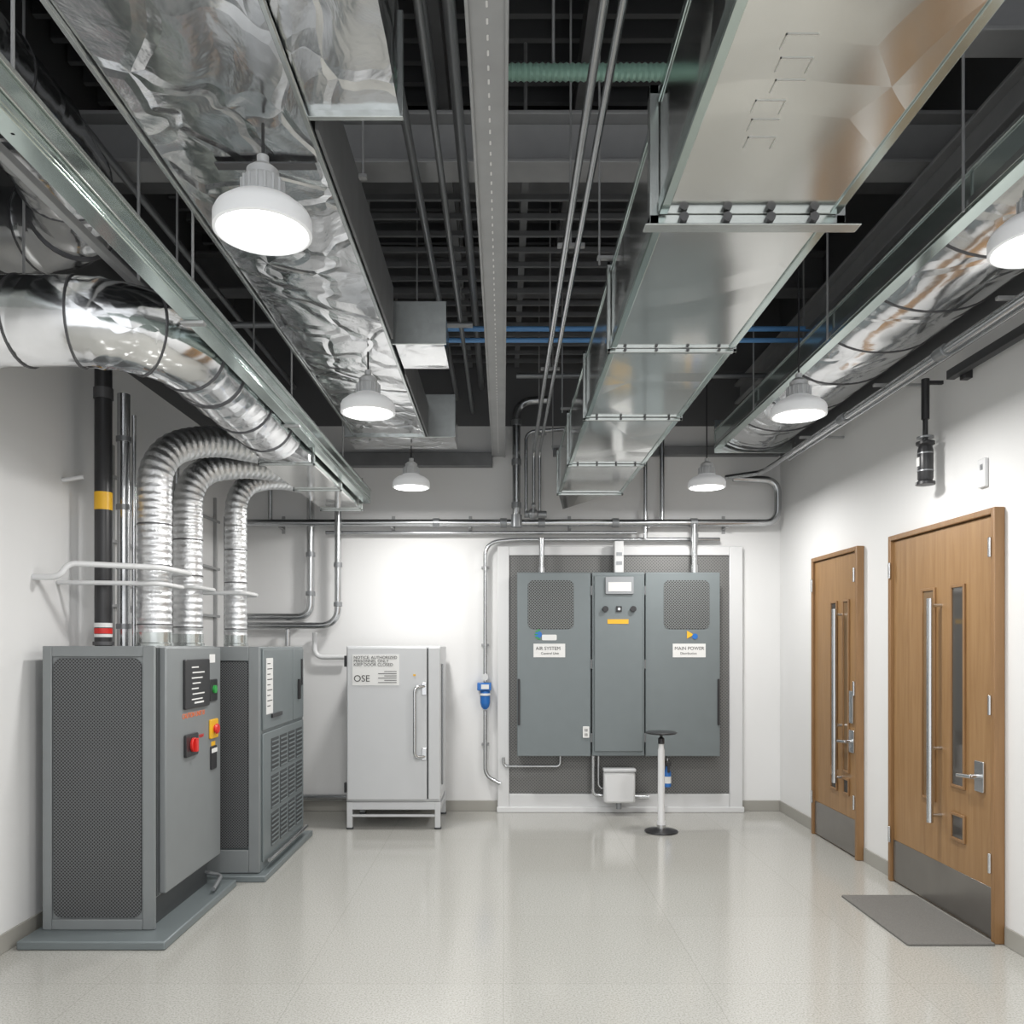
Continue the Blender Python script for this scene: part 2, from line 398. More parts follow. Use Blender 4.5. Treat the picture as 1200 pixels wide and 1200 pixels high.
# central strut beam
a = Asm('slotted_strut_beam')
s = a.P('channel', M['steel_md'], 0.002)
s.box(-0.105, 0.015, 0.3, YB-0.01, 3.22, 3.225)
s2 = a.P('channel_sides', M['steel_md'], 0.002)
s2.box(-0.105, -0.098, 0.3, YB-0.01, 3.225, 3.30); s2.box(0.008, 0.015, 0.3, YB-0.01, 3.225, 3.30)
s2.box(-0.105, -0.094, 0.3, YB-0.01, 3.212, 3.22); s2.box(0.004, 0.015, 0.3, YB-0.01, 3.212, 3.22)
sl = a.P('slots', M['label'])
y = 0.9
while y < 7.2:
    sl.plate('z', -0.048, -0.042, y, y+0.022, 3.2185, 3.2198, 0.003); y += 0.06
h = a.P('threaded_rods', M['steel_md'])
for y in (1.2, 2.7, 4.4, 6.0, 7.2): h.cyl((-0.045, y, 3.225), (-0.045, y, 4.9), 0.007, n=8)
a = Asm('overhead_conduit_pair')
c = a.P('conduits', M['pipe'])
c.sweep([(0.272, 0.3, 3.25), (0.272, 7.26, 3.25), (0.272, 7.26, 2.66)], 0.015, 0.08)
c.sweep([(0.325, 0.3, 3.25), (0.325, 7.26, 3.25), (0.325, 7.26, 2.66)], 0.013, 0.08)
h = a.P('hangers', M['steel_md'])
for y in (2.0, 3.6, 5.2, 6.8):
    h.box(0.24, 0.36, y-0.012, y+0.012, 3.27, 3.285); h.cyl((0.2985, y, 3.28), (0.2985, y, 4.9), 0.005, n=6)

# ------------------------------------------------------------------ central galvanised duct
a = Asm('rectangular_supply_duct')
d = a.P('duct_body', M['galv'], 0.01)
x0, x1, z0, z1 = 0.47, 1.0, 2.80, 3.16
stations = [0.4, 2.46, 3.55, 4.62, 5.8, 6.9]
for ya, yb in zip(stations, stations[1:]): d.box(x0, x1, ya+0.006, yb-0.006, z0, z1)
f = a.P('flanges', M['galv_edge'], 0.003)
def ringflange(pt, x0, x1, z0, z1, y, t=0.018, e=0.028):
    pt.box(x0-e, x1+e, y-t, y+t, z0-e, z0-0.001); pt.box(x0-e, x1+e, y-t, y+t, z1+0.001, z1+e)
    pt.box(x0-e, x0-0.001, y-t, y+t, z0-e, z1+e); pt.box(x1+0.001, x1+e, y-t, y+t, z0-e, z1+e)
for y in stations[1:]: ringflange(f, x0, x1, z0, z1, y, 0.012 if y > 3 else 0.02, 0.018 if y > 3 else 0.03)
r = a.P('corner_angles', M['glassy'], 0.002)
for ya, yb in zip(stations, stations[1:]):
    r.box(x0-0.006, x0+0.022, ya+0.03, yb-0.03, z0-0.006, z0-0.0005); r.box(x1-0.022, x1+0.006, ya+0.03, yb-0.03, z0-0.006, z0-0.0005)
    r.box(x0-0.006, x0-0.0005, ya+0.03, yb-0.03, z0-0.006, z0+0.04); r.box(x0-0.006, x0-0.0005, ya+0.03, yb-0.03, z1-0.03, z1)
f.box(x0-0.045, x1+0.075, 2.43, 2.48, z0-0.036, z0-0.031)
bt = a.P('flange_bolts', M['strap'])
for i in range(4):
    x = x0+0.07+i*(x1-x0-0.14)/3
    bt.cyl((x, 2.42, z0-0.016), (x, 2.44, z0-0.016), 0.014, n=8)
for y in stations[2:-1]:
    for i in range(4):
        x = x0+0.06+i*(x1-x0-0.12)/3
        bt.cyl((x, y-0.02, z0-0.010), (x, y+0.02, z0-0.010), 0.007, n=8)
# faint rectangular key-pattern scuffs on the first panel
sm = a.P('faint_scuff_marks', M['stamp'])
for i in range(6):
    yy = 1.72+0.07*i; xx = 0.60+0.012*(i % 3)
    sm.plate('z', xx, xx+0.07, yy, yy+0.004, z0-0.0012, z0-0.0004); sm.plate('z', xx, xx+0.003, yy, yy+0.045, z0-0.0012, z0-0.0004)
    if i % 2: sm.plate('z', xx+0.07, xx+0.073, yy, yy+0.05, z0-0.0012, z0-0.0004)
h = a.P('duct_hangers', M['steel_md'])
for y in (3.55, 5.8, 6.9):
    for x in (x0-0.05, x1+0.05): h.cyl((x, y, z1+0.01), (x, y, 4.9), 0.005, n=6)
    h.box(x0-0.06, x1+0.06, y-0.012, y+0.012, z1+0.032, z1+0.045)
o = a.P('outlet_throat', M['galv'], 0.004)
vs = [o.bm.verts.new(v) for v in ((x0,6.93,z0),(x1,6.93,z0),(x1,6.93,z1),(x0,6.93,z1),(x0+.05,7.13,z0-.10),(x1-.12,7.13,z0+.02),(x1-.12,7.13,z1),(x0+.05,7.13,z1))]
for q in ((0,1,2,3),(4,5,6,7),(0,1,5,4),(1,2,6,5),(2,3,7,6),(3,0,4,7)): o.bm.faces.new([vs[i] for i in q])

# ------------------------------------------------------------------ left foil-wrapped rectangular duct
from mathutils import noise
def crumple_box(P, x0, x1, y0, y1, z0, z1, amp=0.006, n=0.09):
    nx = max(1, int((x1-x0)/n)); ny = max(1, int((y1-y0)/n)); nz = max(1, int((z1-z0)/n))
    cache = {}
    def V(i, j, k):
        if (i,j,k) not in cache:
            p = Vector((x0+(x1-x0)*i/nx, y0+(y1-y0)*j/ny, z0+(z1-z0)*k/nz))
            q = p+noise.noise_vector(p*4)*amp+noise.noise_vector(p*11)*amp*0.3
            cache[(i,j,k)] = P.bm.verts.new(q)
        return cache[(i,j,k)]
    for i in range(nx):
        for j in range(ny):
            for k in (0, nz): P.bm.faces.new([V(i,j,k),V(i+1,j,k),V(i+1,j+1,k),V(i,j+1,k)])
    for i in range(nx):
        for k in range(nz):
            for j in (0, ny): P.bm.faces.new([V(i,j,k),V(i+1,j,k),V(i+1,j,k+1),V(i,j,k+1)])
    for j in range(ny):
        for k in range(nz):
            for i in (0, nx): P.bm.faces.new([V(i,j,k),V(i,j+1,k),V(i,j+1,k+1),V(i,j,k+1)])
a = Asm('foil_wrapped_duct')
d = a.P('duct_body', M['foil']); crumple_box(d, -1.12, -0.60, 0.4, 6.16, 3.10, 3.32)
d = a.P('side_takeoff', M['foil']); crumple_box(d, -0.585, -0.31, 0.5, 2.42, 3.10, 3.40)
d = a.P('branch_box', M['foil']); crumple_box(d, -0.575, -0.315, 4.28, 4.68, 3.10, 3.30, 0.004)
d = a.P('end_plenum', M['foil']); crumple_box(d, -1.2, -0.375, 6.18, 6.58, 3.10, 3.40, 0.005)
s = a.P('edge_angles', M['steel_dk'], 0.002)
s.box(-0.582, -0.57, 2.5, 4.2, 3.09, 3.36); s.box(-0.582, -0.57, 4.75, 6.15, 3.09, 3.34)
s = a.P('lips', M['galv_edge'], 0.002)
s.box(-0.60, -0.585, 0.5, 6.1, 3.075, 3.09); s.box(-1.14, -1.125, 0.5, 6.1, 3.085, 3.11)
s.box(-0.6, -0.30, 2.42, 2.44, 3.08, 3.40)
s.box(-0.59, -0.3, 4.255, 4.268, 3.085, 3.31); s.box(-1.21, -0.365, 6.15, 6.163, 3.085, 3.41)
tp = a.P('dark_tape_strip', M['strap'], 0.001); tp.box(-0.95, -0.62, 2.66, 2.70, 3.084, 3.09)
h = a.P('duct_hangers', M['steel_md'])
for y in (1.4, 3.2, 5.2):
    for x in (-1.16, -0.555): h.cyl((x, y, 3.35), (x, y, 4.9), 0.005, n=6)
    h.box(-1.18, -0.54, y-0.012, y+0.012, 3.345, 3.358)

# ------------------------------------------------------------------ left strut channel / rail
a = Asm('cable_channel')
c = a.P('channel_body', M['glassy'], 0.003)
c.box(-1.18, -1.12, 0.8, 6.83, 2.70, 2.712); c.box(-1.126, -1.12, 0.8, 6.83, 2.712, 2.80); c.box(-1.18, -1.174, 0.8, 6.83, 2.712, 2.82)
c = a.P('channel_liner', M['galv_edge'], 0.002)
c.box(-1.128, -1.112, 0.8, 6.83, 2.80, 2.815); c.box(-1.172, -1.128, 0.82, 6.8, 2.715, 2.76)
c.box(-1.119, -1.112, 0.8, 6.83, 2.735, 2.745)
h = a.P('channel_hangers', M['steel_md'])
for y in (1.9, 3.0, 4.4, 5.8): h.cyl((-1.15, y, 2.70), (-1.15, y, 4.9), 0.005, n=6)
for y in (3.0, 4.4): h.box(-1.19, -1.105, y-0.015, y+0.015, 2.688, 2.699)
# ------------------------------------------------------------------ big round duct with rectangular tail
a = Asm('round_insulated_duct')
def rr(s):
    return 0.176 if (s % 0.42) < 0.03 else 0.171
d = a.P('duct_tube', M['foil_round'])
path = [(-2.449, 3.2, 2.78), (-1.37, 3.2, 2.78), (-1.37, 4.85, 2.78)]
d.sweep(path, 0.171, 0.38, 32, rf=rr, step=0.03, seg=12)
d2 = a.P('seam_bands', M['strap'])
def band(P, pts, fil, at, r, w=0.007):
    Q, acc = resample(fillet_pts(pts, fil, 12), 0.01)
    for s_ in at:
        i = min(range(len(acc)), key=lambda q: abs(acc[q]-s_)); i = max(1, min(len(Q)-2, i))
        t = (Q[i+1]-Q[i-1]).normalized(); P.sweep([Q[i]-t*w/2, Q[i]+t*w/2], r, 0, 32)
band(d2, path, 0.38, (0.3, 0.56, 0.78, 1.02, 1.25, 1.5, 1.95, 2.35), 0.177)
tr = a.P('square_to_round_transition', M['foil_round'])
A_, B_ = [], []
for k in range(32):
    an = 2*math.pi*k/32; cx, cz = math.cos(an), math.sin(an); m_ = max(abs(cx), abs(cz))
    A_.append((-1.37+0.171*cx, 4.85, 2.78+0.171*cz)); B_.append((-1.365+0.165*cx/m_, 5.1, 2.775+0.125*cz/m_))
tr.loft(A_, B_)
rd = a.P('rectangular_tail', M['galv'], 0.008)
rd.box(-1.53, -1.20, 5.105, 5.95, 2.65, 2.90); rd.box(-1.53, -1.20, 5.955, 6.83, 2.65, 2.90)
fl = a.P('tail_flanges', M['galv_edge'], 0.002)
for y in (5.10, 5.95, 6.83): ringflange(fl, -1.53, -1.20, 2.65, 2.90, y, 0.01, 0.014)
h = a.P('duct_hangers', M['steel_md'])
h.cyl((-1.57, 3.9, 2.78), (-1.57, 3.9, 4.9), 0.006, n=6); h.cyl((-1.57, 5.1, 2.78), (-1.57, 5.1, 4.9), 0.006, n=6); h.cyl((-2.0, 3.38, 2.78), (-2.0, 3.38, 4.9), 0.006, n=6)

a = Asm('high_level_round_duct')
pt = [(-2.449, 3.75, 3.42), (-1.95, 3.75, 3.42), (-1.75, 3.2, 3.42), (-1.75, 0.6, 3.42)]
a.P('duct_tube', M['foil_round']).sweep(pt, 0.18, 0.3, 28, rf=lambda s: 0.187 if (s % 0.3) < 0.03 else 0.18, step=0.03)
a.P('seam_bands', M['strap']); band(a.parts[-1], pt, 0.3, (0.1, 0.3, 0.55, 0.9, 1.5, 2.1), 0.189)
a.P('hanger_straps', M['steel_md']).cyl((-1.75, 2.8, 3.58), (-1.75, 2.8, 3.7), 0.006, n=6)
a = Asm('diagonal_strut_rail')
a.P('rail', M['steel_md'], 0.002).box(-1.545, -1.515, 1.2, 3.5, 2.99, 3.02)
h = a.P('rail_rods', M['steel_md'])
for y in (1.8, 3.4): h.cyl((-1.53, y, 3.02), (-1.53, y, 4.9), 0.007, n=8)
a = Asm('high_level_rectangular_duct')
a.P('duct_body', M['galv_edge'], 0.006).box(-2.449, -2.0, 0.6, 2.9, 3.0, 3.2)
a.P('hanger_rods', M['steel_md']).cyl((-2.05, 2.6, 3.2), (-2.05, 2.6, 4.9), 0.006, n=6).cyl((-2.05, 1.4, 3.2), (-2.05, 1.4, 4.9), 0.006, n=6)

# ------------------------------------------------------------------ three flexible ducts
def flexduct(pts, r, z0):
    a = Asm('flexible_foil_duct')
    P = a.P('hose', M['foil_flex'])
    P.sweep(pts, r, 0.28, 24, rf=lambda s: r*(1.0+0.022*math.sin(s/0.007)), step=0.005, seg=14)
    c = a.P('collar', M['galv_edge']); c.lathe((pts[0][0], pts[0][1], 1.50), [(r*1.12, 0), (r*1.12, 0.015), (r*1.04, 0.02), (r*1.04, 0.08)], 24)
    cl = a.P('clamps', M['strap'])
    for z in (1.62, 1.96, 2.2): cl.cyl((pts[0][0], pts[0][1], z), (pts[0][0], pts[0][1], z+0.008), r*1.04, n=24)
flexduct([(-2.03, 4.72, 1.52), (-2.03, 4.72, 2.62), (-1.83, 5.0, 2.78), (-1.56, 5.35, 2.79)], 0.094, 1.5)
flexduct([(-2.10, 5.40, 1.52), (-2.10, 5.40, 2.66), (-1.80, 5.68, 2.78), (-1.56, 5.95, 2.78)], 0.092, 1.5)
flexduct([(-1.97, 5.97, 1.52), (-1.97, 5.97, 2.68), (-1.75, 6.25, 2.80), (-1.56, 6.5, 2.79)], 0.078, 1.5)

# vertical pipes by the left wall
a = Asm('black_riser_pipe')
a.P('pipe', M['black']).cyl((-2.27, 4.6, 1.50), (-2.27, 4.6, 3.45), 0.047, n=20)
a.P('yellow_band', M['yellow']).cyl((-2.27, 4.6, 2.27), (-2.27, 4.6, 2.37), 0.0485, n=20)
a.P('red_band', M['red']).cyl((-2.27, 4.6, 1.57), (-2.27, 4.6, 1.60), 0.0485, n=20)
a.P('white_band', M['label']).cyl((-2.27, 4.6, 1.605), (-2.27, 4.6, 1.63), 0.0485, n=20).cyl((-2.27, 4.6, 1.55), (-2.27, 4.6, 1.567), 0.0485, n=20)
a.P('couplings', M['strap']).cyl((-2.27, 4.6, 2.9), (-2.27, 4.6, 2.96), 0.053, n=20).cyl((-2.27, 4.6, 1.505), (-2.27, 4.6, 1.525), 0.056, n=20)
a = Asm('steel_riser_pipes')
c = a.P('pipes', M['pipe']).cyl((-2.235, 4.77, 1.50), (-2.235, 4.77, 2.98), 0.036).cyl((-2.165, 4.75, 1.50), (-2.165, 4.75, 2.85), 0.012)
c.cyl((-2.42, 6.0, 1.505), (-2.42, 6.0, 3.0), 0.02).cyl((-2.3, 6.1, 1.505), (-2.3, 6.1, 2.6), 0.02).cyl((-2.36, 6.9, 0.05), (-2.36, 6.9, 2.6), 0.02)
cc = a.P('couplings', M['pipe_gr'])
for z in (1.6, 1.95, 2.3, 2.7): cc.cyl((-2.235, 4.77, z), (-2.235, 4.77, z+0.03), 0.042)
# light strut framework fixed to the left wall behind the hoses
a = Asm('pipe_support_frame')
c = a.P('frame_struts', M['steel_md'], 0.002)
for y in (5.05, 5.7, 6.35, 6.85): c.box(-2.449, -2.425, y-0.012, y+0.012, 1.45, 2.75)
for z in (1.75, 2.15, 2.55): c.box(-2.425, -2.41, 5.0, 6.9, z-0.01, z+0.01)
a = Asm('white_guard_rail')
c = a.P('rails', M['white'])
c.sweep([(-2.449, 4.22, 1.86), (-2.31, 4.22, 1.86), (-2.29, 4.26, 1.935), (-1.90, 4.50, 1.935), (-1.88, 4.9, 1.935), (-2.1, 4.95, 1.935)], 0.016, 0.05)
c.sweep([(-2.449, 4.45, 1.85), (-2.2, 4.5, 1.85), (-1.92, 4.56, 1.85), (-1.92, 4.88, 1.85), (-2.1, 4.9, 1.85)], 0.013, 0.05)
c.sweep([(-2.40, 5.8, 1.88), (-2.1, 5.8, 1.88), (-1.85, 5.82, 1.88), (-1.85, 6.1, 1.88), (-2.05, 6.12, 1.88)], 0.015, 0.05)
c.sweep([(-2.40, 5.22, 1.88), (-1.97, 5.24, 1.88), (-1.97, 5.55, 1.88), (-2.2, 5.56, 1.88)], 0.014, 0.05)
c.sweep([(-2.449, 4.5, 2.42), (-2.33, 4.5, 2.44)], 0.012)

# ------------------------------------------------------------------ left units
a = Asm('air_handling_cabinet')
a.P('base_plate', M['cab2'], 0.008).box(-2.40, -1.665, 3.99, 5.06, 0.0, 0.045)
a.P('plinth', M['cab_dk'], 0.003).box(-2.34, -1.82, 4.2, 4.98, 0.045, 0.20)
bd = a.P('body', M['cab'], 0.008)
bd.box(-2.36, -1.79, 4.17, 5.03, 0.20, 1.5); bd.box(-2.36, -1.83, 4.17, 5.0, 0.046, 0.20)
fr = a.P('front_frame', M['cab'], 0.004)
fr.box(-2.36, -2.312, 4.148, 4.169, 0.046, 1.5); fr.box(-1.848, -1.785, 4.148, 4.169, 0.046, 1.5); fr.box(-2.312, -1.848, 4.148, 4.169, 1.445, 1.5); fr.box(-2.312, -1.848, 4.148, 4.169, 0.046, 0.10)
a.P('mesh_rim', M['cab']).plate('y', -2.311, -1.849, 0.101, 1.444, 4.1585, 4.168, 0.0)
a.P('mesh_panel', M['perfXZ'], 0.002).plate('y', -2.306, -1.855, 0.108, 1.438, 4.150, 4.158, 0.045)
sd = a.P('side_door', M['cab'], 0.006); sd.plate('x', 4.21, 5.02, 0.215, 1.492, -1.789, -1.752, 0.0)
a.P('side_seam', M['cab_dk']).box(-1.7899, -1.786, 4.175, 4.205, 0.21, 1.49)
X = -1.752
dsp = a.P('display_bezel', M['black'], 0.003); dsp.plate('x', 4.43, 4.80, 1.15, 1.425, X, X+0.014, 0.01)
lb = a.P('display_legend', M['label'])
for i in range(7):
    lb.plate('x', 4.52+0.012*(i%2), 4.52+0.10+0.03*((i*7)%4), 1.377-0.03*i, 1.384-0.03*i, X+0.014, X+0.0155)
lb.plate('x', 4.56, 4.70, 1.175, 1.185, X+0.014, X+0.0155)
a.P('red_switch_plate', M['black'], 0.003).plate('x', 4.44, 4.62, 0.885, 1.01, X, X+0.015, 0.012)
rs = a.P('red_rotary_switch', M['red'], 0.003); rs.cyl((X+0.015, 4.53, 0.948), (X+0.03, 4.53, 0.948), 0.040, n=24).box(X+0.03, X+0.045, 4.515, 4.545, 0.91, 0.985)
a.P('stop_plate', M['yellow'], 0.003).plate('x', 4.82, 4.95, 0.945, 1.06, X, X+0.012, 0.01)
a.P('stop_button', M['red']).cyl((X+0.012, 4.885, 1.002), (X+0.025, 4.885, 1.002), 0.022, n=24).cyl((X+0.025, 4.885, 1.002), (X+0.035, 4.885, 1.002), 0.032, 0.026, n=24)
a.P('key_switch_plate', M['black'], 0.003).plate('x', 4.82, 4.94, 1.17, 1.30, X, X+0.01, 0.008).plate('x', 4.84, 4.93, 0.76, 0.90, X, X+0.01, 0.008)
a.P('green_button', M['green']).cyl((X+0.01, 4.88, 1.24), (X+0.022, 4.88, 1.24), 0.024, n=20)
a.P('small_labels', M['label']).plate('x', 4.84, 4.93, 0.86, 0.885, X+0.01, X+0.012).plate('x', 4.83, 4.92, 1.40, 1.45, X, X+0.002)
a.P('switch_marks', M['yellow']).plate('x', 4.86, 4.92, 0.90, 0.925, X, X+0.003)
a.T('caution_text', 'CAUTION UNIT 01', 0.04, (X+0.001, 4.42, 1.10), ROT_RIGHTFACE, M['orange'])
a.T('switch_text', 'MAIN', 0.03, (X+0.001, 4.66, 0.97), ROT_RIGHTFACE, M['red'])
a.P('lower_trim', M['cab_dk']).plate('x', 4.28, 4.40, 0.12, 0.19, -1.8295, -1.826)
a.P('service_hose', M['pipe_gr']).sweep([(-1.83, 4.95, 0.12), (-1.72, 4.95, 0.10), (-1.70, 4.75, 0.075)], 0.012, 0.04)

a = Asm('condenser_cabinet')
a.P('base_plate', M['cab2'], 0.006).box(-2.28, -1.51, 5.14, 6.42, 0.0, 0.04)
a.P('body', M['cab2'], 0.008).box(-2.25, -1.566, 5.22, 6.33, 0.04, 1.495)
a.P('front_mesh', M['perfXZ'], 0.002).plate('y', -2.2, -1.64, 0.20, 1.40, 5.205, 5.219, 0.02)
fr = a.P('front_frame', M['cab'], 0.003)
fr.box(-1.635, -1.566, 5.196, 5.219, 0.045, 1.495); fr.box(-2.25, -1.635, 5.196, 5.219, 1.405, 1.495); fr.box(-2.25, -1.635, 5.196, 5.219, 0.045, 0.19)
X = -1.566
sp = a.P('side_panels', M['cab2'], 0.005)
sp.plate('x', 5.25, 6.30, 0.10, 0.93, X, X+0.012); sp.plate('x', 5.25, 5.98, 0.95, 1.48, X, X+0.012); sp.plate('x', 6.0, 6.30, 0.95, 1.48, X, X+0.012)
lv = a.P('louvre_recess', M['cab_dk'])
for i in range(4):
    for k in range(3):
        y0 = 5.42+i*0.215; z0_ = 0.16+k*0.25
        lv.plate('x', y0, y0+0.18, z0_, z0_+0.22, X+0.012, X+0.014)
ls = a.P('louvre_slats', M['cab2'], 0.001)
for i in range(4):
    for k in range(3):
        for q in range(7): 
            y0 = 5.42+i*0.215; z0_ = 0.165+k*0.25+q*0.031
            ls.box(X+0.014, X+0.020, y0+0.006, y0+0.174, z0_, z0_+0.010)
a.P('rating_label', M['label']).plate('x', 5.31, 5.46, 1.05, 1.42, X+0.012, X+0.014)
a.P('rating_text', M['ink']); 
for i in range(9): a.parts[-1].plate('x', 5.33, 5.40+0.04*((i*5)%2), 1.38-0.035*i, 1.386-0.035*i, X+0.014, X+0.0148)
a.P('latches', M['black'], 0.002).plate('x', 5.42, 5.66, 1.02, 1.045, X+0.012, X+0.025).plate('x', 6.12, 6.16, 1.1, 1.25, X+0.012, X+0.03).plate('x', 6.22, 6.25, 1.2, 1.4, X+0.012, X+0.02)
a.P('foot_pipe', M['pipe']).sweep([(-1.53, 6.30, 0.10), (-1.53, 5.3, 0.10)], 0.014)

# ------------------------------------------------------------------ white cabinet
a = Asm('white_electrical_cabinet')
x0, x1, y0, y1 = -1.284, -0.515, 6.63, 7.28
b = a.P('body', M['white_cab'], 0.01); b.box(x0, x1, y0, y1, 0.225, 1.5)
b = a.P('door_panel', M['white_cab'], 0.006); b.plate('y', x0+0.01, x1-0.11, 0.245, 1.488, y0-0.028, y0-0.003, 0.012); b.plate('y', x1-0.098, x1-0.004, 0.245, 1.488, y0-0.02, y0-0.003, 0.008)
a.P('door_seam', M['cab_dk']).box(x1-0.1095, x1-0.0985, y0-0.004, y0-0.001, 0.25, 1.48)
l = a.P('leg_frame', M['white_cab'], 0.004)
for x in (x0+0.002, x1-0.047):
    for y in (y0, y1-0.045): l.box(x, x+0.045, y, y+0.045, 0.012, 0.224)
for x in (x0, x1-0.045):
    l.box(x, x+0.045, y0+0.045, y1-0.045, 0.15, 0.19)
l.box(x0, x1, y0+0.002, y0+0.04, 0.16, 0.224); l.box(x0, x1, y1-0.04, y1, 0.16, 0.224); l.box(x0+0.045, x1-0.045, y0+0.006, y0+0.03, 0.10, 0.12)
ft = a.P('feet', M['cab_dk'])
for x in (x0+0.024, x1-0.024):
    for y in (y0+0.022, y1-0.022): ft.cyl((x, y, 0), (x, y, 0.014), 0.03, n=12)
a.P('door_handle', M['steel']).sweep([(-0.64, y0-0.028, 1.17), (-0.72, y0-0.075, 1.17), (-0.72, y0-0.075, 0.60), (-0.64, y0-0.028, 0.60)], 0.013, 0.05)
a.P('handle_mounts', M['steel'], 0.003).plate('y', -0.665, -0.625, 1.10, 1.20, y0-0.04, y0-0.028, 0.006).plate('y', -0.665, -0.625, 0.57, 0.67, y0-0.04, y0-0.028, 0.006)
a.P('status_tag', M['yellow']).plate('y', -0.735, -0.715, 1.255, 1.27, y0-0.031, y0-0.028)
a.P('notice_label', M['label']).plate('y', -1.23, -0.85, 1.18, 1.43, y0-0.031, y0-0.028)
a.T('notice_text', 'NOTICE: AUTHORIZED\nPERSONNEL ONLY\nKEEP DOOR CLOSED', 0.034, (-1.22, y0-0.032, 1.395), ROT_BACK, M['ink'])
a.T('notice_symbols', 'OSE', 0.075, (-1.22, y0-0.032, 1.21), ROT_BACK, M['ink'])
vl = a.P('code_lines', M['ink'])
for k in range(6): vl.plate('y', -1.02+0.05*(k%2), -0.87, 1.20+0.018*k, 1.205+0.018*k, y0-0.0325, y0-0.031)
a.P('hinges', M['black'], 0.003).box(x0-0.02, x0-0.001, y0, y0+0.05, 1.33, 1.42).box(x0-0.02, x0-0.001, y0, y0+0.05, 0.30, 0.38)
a.P('side_latch', M['pipe_gr'], 0.003).box(x1+0.001, x1+0.012, y0+0.1, y0+0.16, 0.35, 1.35)

# ------------------------------------------------------------------ main switchgear on back wall
a = Asm('control_switchgear')
f = a.P('surround_frame', M['white'], 0.006)
Y = YB-0.014
f.box(-0.054, 0.052, Y-0.05, Y, 0.02, 2.40); f.box(2.04, 2.16, Y-0.05, Y, 0.02, 2.40); f.box(0.052, 2.04, Y-0.05, Y, 2.318, 2.40); f.box(0.052, 2.04, Y-0.05, Y, 0.02, 0.165)
f.box(-0.06, 2.17, Y-0.07, Y-0.05, 0.0, 0.05)
a.P('perforated_backing', M['perfBack']).box(0.053, 2.039, Y-0.03, Y-0.002, 0.166, 2.317)
Yf = 7.16
bd = a.P('cabinet_bodies', M['cab2'], 0.006)
bd.box(0.125, 0.768, Yf+0.02, Y-0.031, 0.53, 2.145); bd.box(1.258, 1.908, Yf+0.02, Y-0.031, 0.53, 2.145); bd.box(0.782, 1.244, Yf-0.01, Y-0.031, 0.53, 2.15)
dr = a.P('cabinet_doors', M['cab2'], 0.006)
dr.plate('y', 0.120, 0.772, 0.525, 2.15, Yf, Yf+0.018, 0.006); dr.plate('y', 1.254, 1.913, 0.525, 2.15, Yf, Yf+0.018, 0.006)
dr.plate('y', 0.80, 1.228, 0.57, 2.12, Yf-0.026, Yf-0.011, 0.006)
v = a.P('vent_mesh', M['perfVent'], 0.002)
v.plate('y', 0.215, 0.62, 1.65, 2.08, Yf-0.004, Yf-0.0005, 0.05); v.plate('y', 1.415, 1.82, 1.65, 2.08, Yf-0.004, Yf-0.0005, 0.05)
g = a.P('pull_handles', M['black'], 0.003)
g.plate('y', 0.126, 0.146, 0.80, 1.21, Yf-0.014, Yf-0.001, 0.008); g.plate('y', 1.888, 1.908, 0.80, 1.21, Yf-0.014, Yf-0.001, 0.008)
l = a.P('name_labels', M['label'])
l.plate('y', 0.265, 0.545, 1.40, 1.52, Yf-0.003, Yf-0.0005); l.plate('y', 1.495, 1.785, 1.40, 1.52, Yf-0.003, Yf-0.0005)
a.T('label_text_a', 'AIR SYSTEM', 0.042, (0.285, Yf-0.004, 1.465), ROT_BACK, M['ink']); a.T('label_text_a2', 'Control Unit', 0.03, (0.33, Yf-0.004, 1.425), ROT_BACK, M['ink'])
a.T('label_text_b', 'MAIN POWER', 0.042, (1.51, Yf-0.004, 1.465), ROT_BACK, M['ink']); a.T('label_text_b2', 'Distribution', 0.03, (1.56, Yf-0.004, 1.425), ROT_BACK, M['ink'])
a.P('logo_disc', M['blue']).cyl((0.31, Yf-0.003, 1.60), (0.31, Yf-0.0005, 1.60), 0.03, n=20).cyl((1.69, Yf-0.0065, 1.585), (1.69, Yf-0.006, 1.585), 0.025, n=20)
lg = a.P('logo_leaf', M['green'])
for k in range(5):
    an = math.radians(100+40*k); lg.box(0.31+0.03*math.cos(an)-0.006, 0.31+0.03*math.cos(an)+0.022, Yf-0.004, Yf-0.003, 1.60+0.04*math.sin(an)-0.004, 1.60+0.04*math.sin(an)+0.006)
a.P('logo_bar', M['label']).plate('y', 0.34, 0.47, 1.55, 1.60, Yf-0.003, Yf-0.0005, 0.01)
a.P('logo_triangle', M['yellow']).cyl((1.64, Yf-0.006, 1.60), (1.64, Yf-0.003, 1.60), 0.04, n=3)
Yc = Yf-0.026
a.P('display_frame', M['pipe_gr'], 0.003).plate('y', 0.895, 1.145, 1.955, 2.11, Yc-0.02, Yc, 0.01)
a.P('display_screen', M['label']).plate('y', 0.92, 1.12, 1.98, 2.06, Yc-0.023, Yc-0.02, 0.004)
kb = a.P('control_knobs', M['black'], 0.002)
for x in (0.895, 1.14): kb.cyl((x, Yc-0.03, 1.825), (x, Yc, 1.825), 0.026, n=20)
kb.plate('y', 0.99, 1.04, 1.80, 1.85, Yc-0.012, Yc, 0.004)
a.P('key_button', M['steel']).cyl((1.015, Yc-0.02, 1.825), (1.015, Yc-0.012, 1.825), 0.012, n=12)
a.P('hazard_label', M['yellow']).plate('y', 0.915, 1.10, 1.695, 1.735, Yc-0.003, Yc)
a.P('power_socket', M['label'], 0.002).plate('y', 0.70, 0.757, 0.69, 0.79, Yf-0.014, Yf-0.001, 0.006)
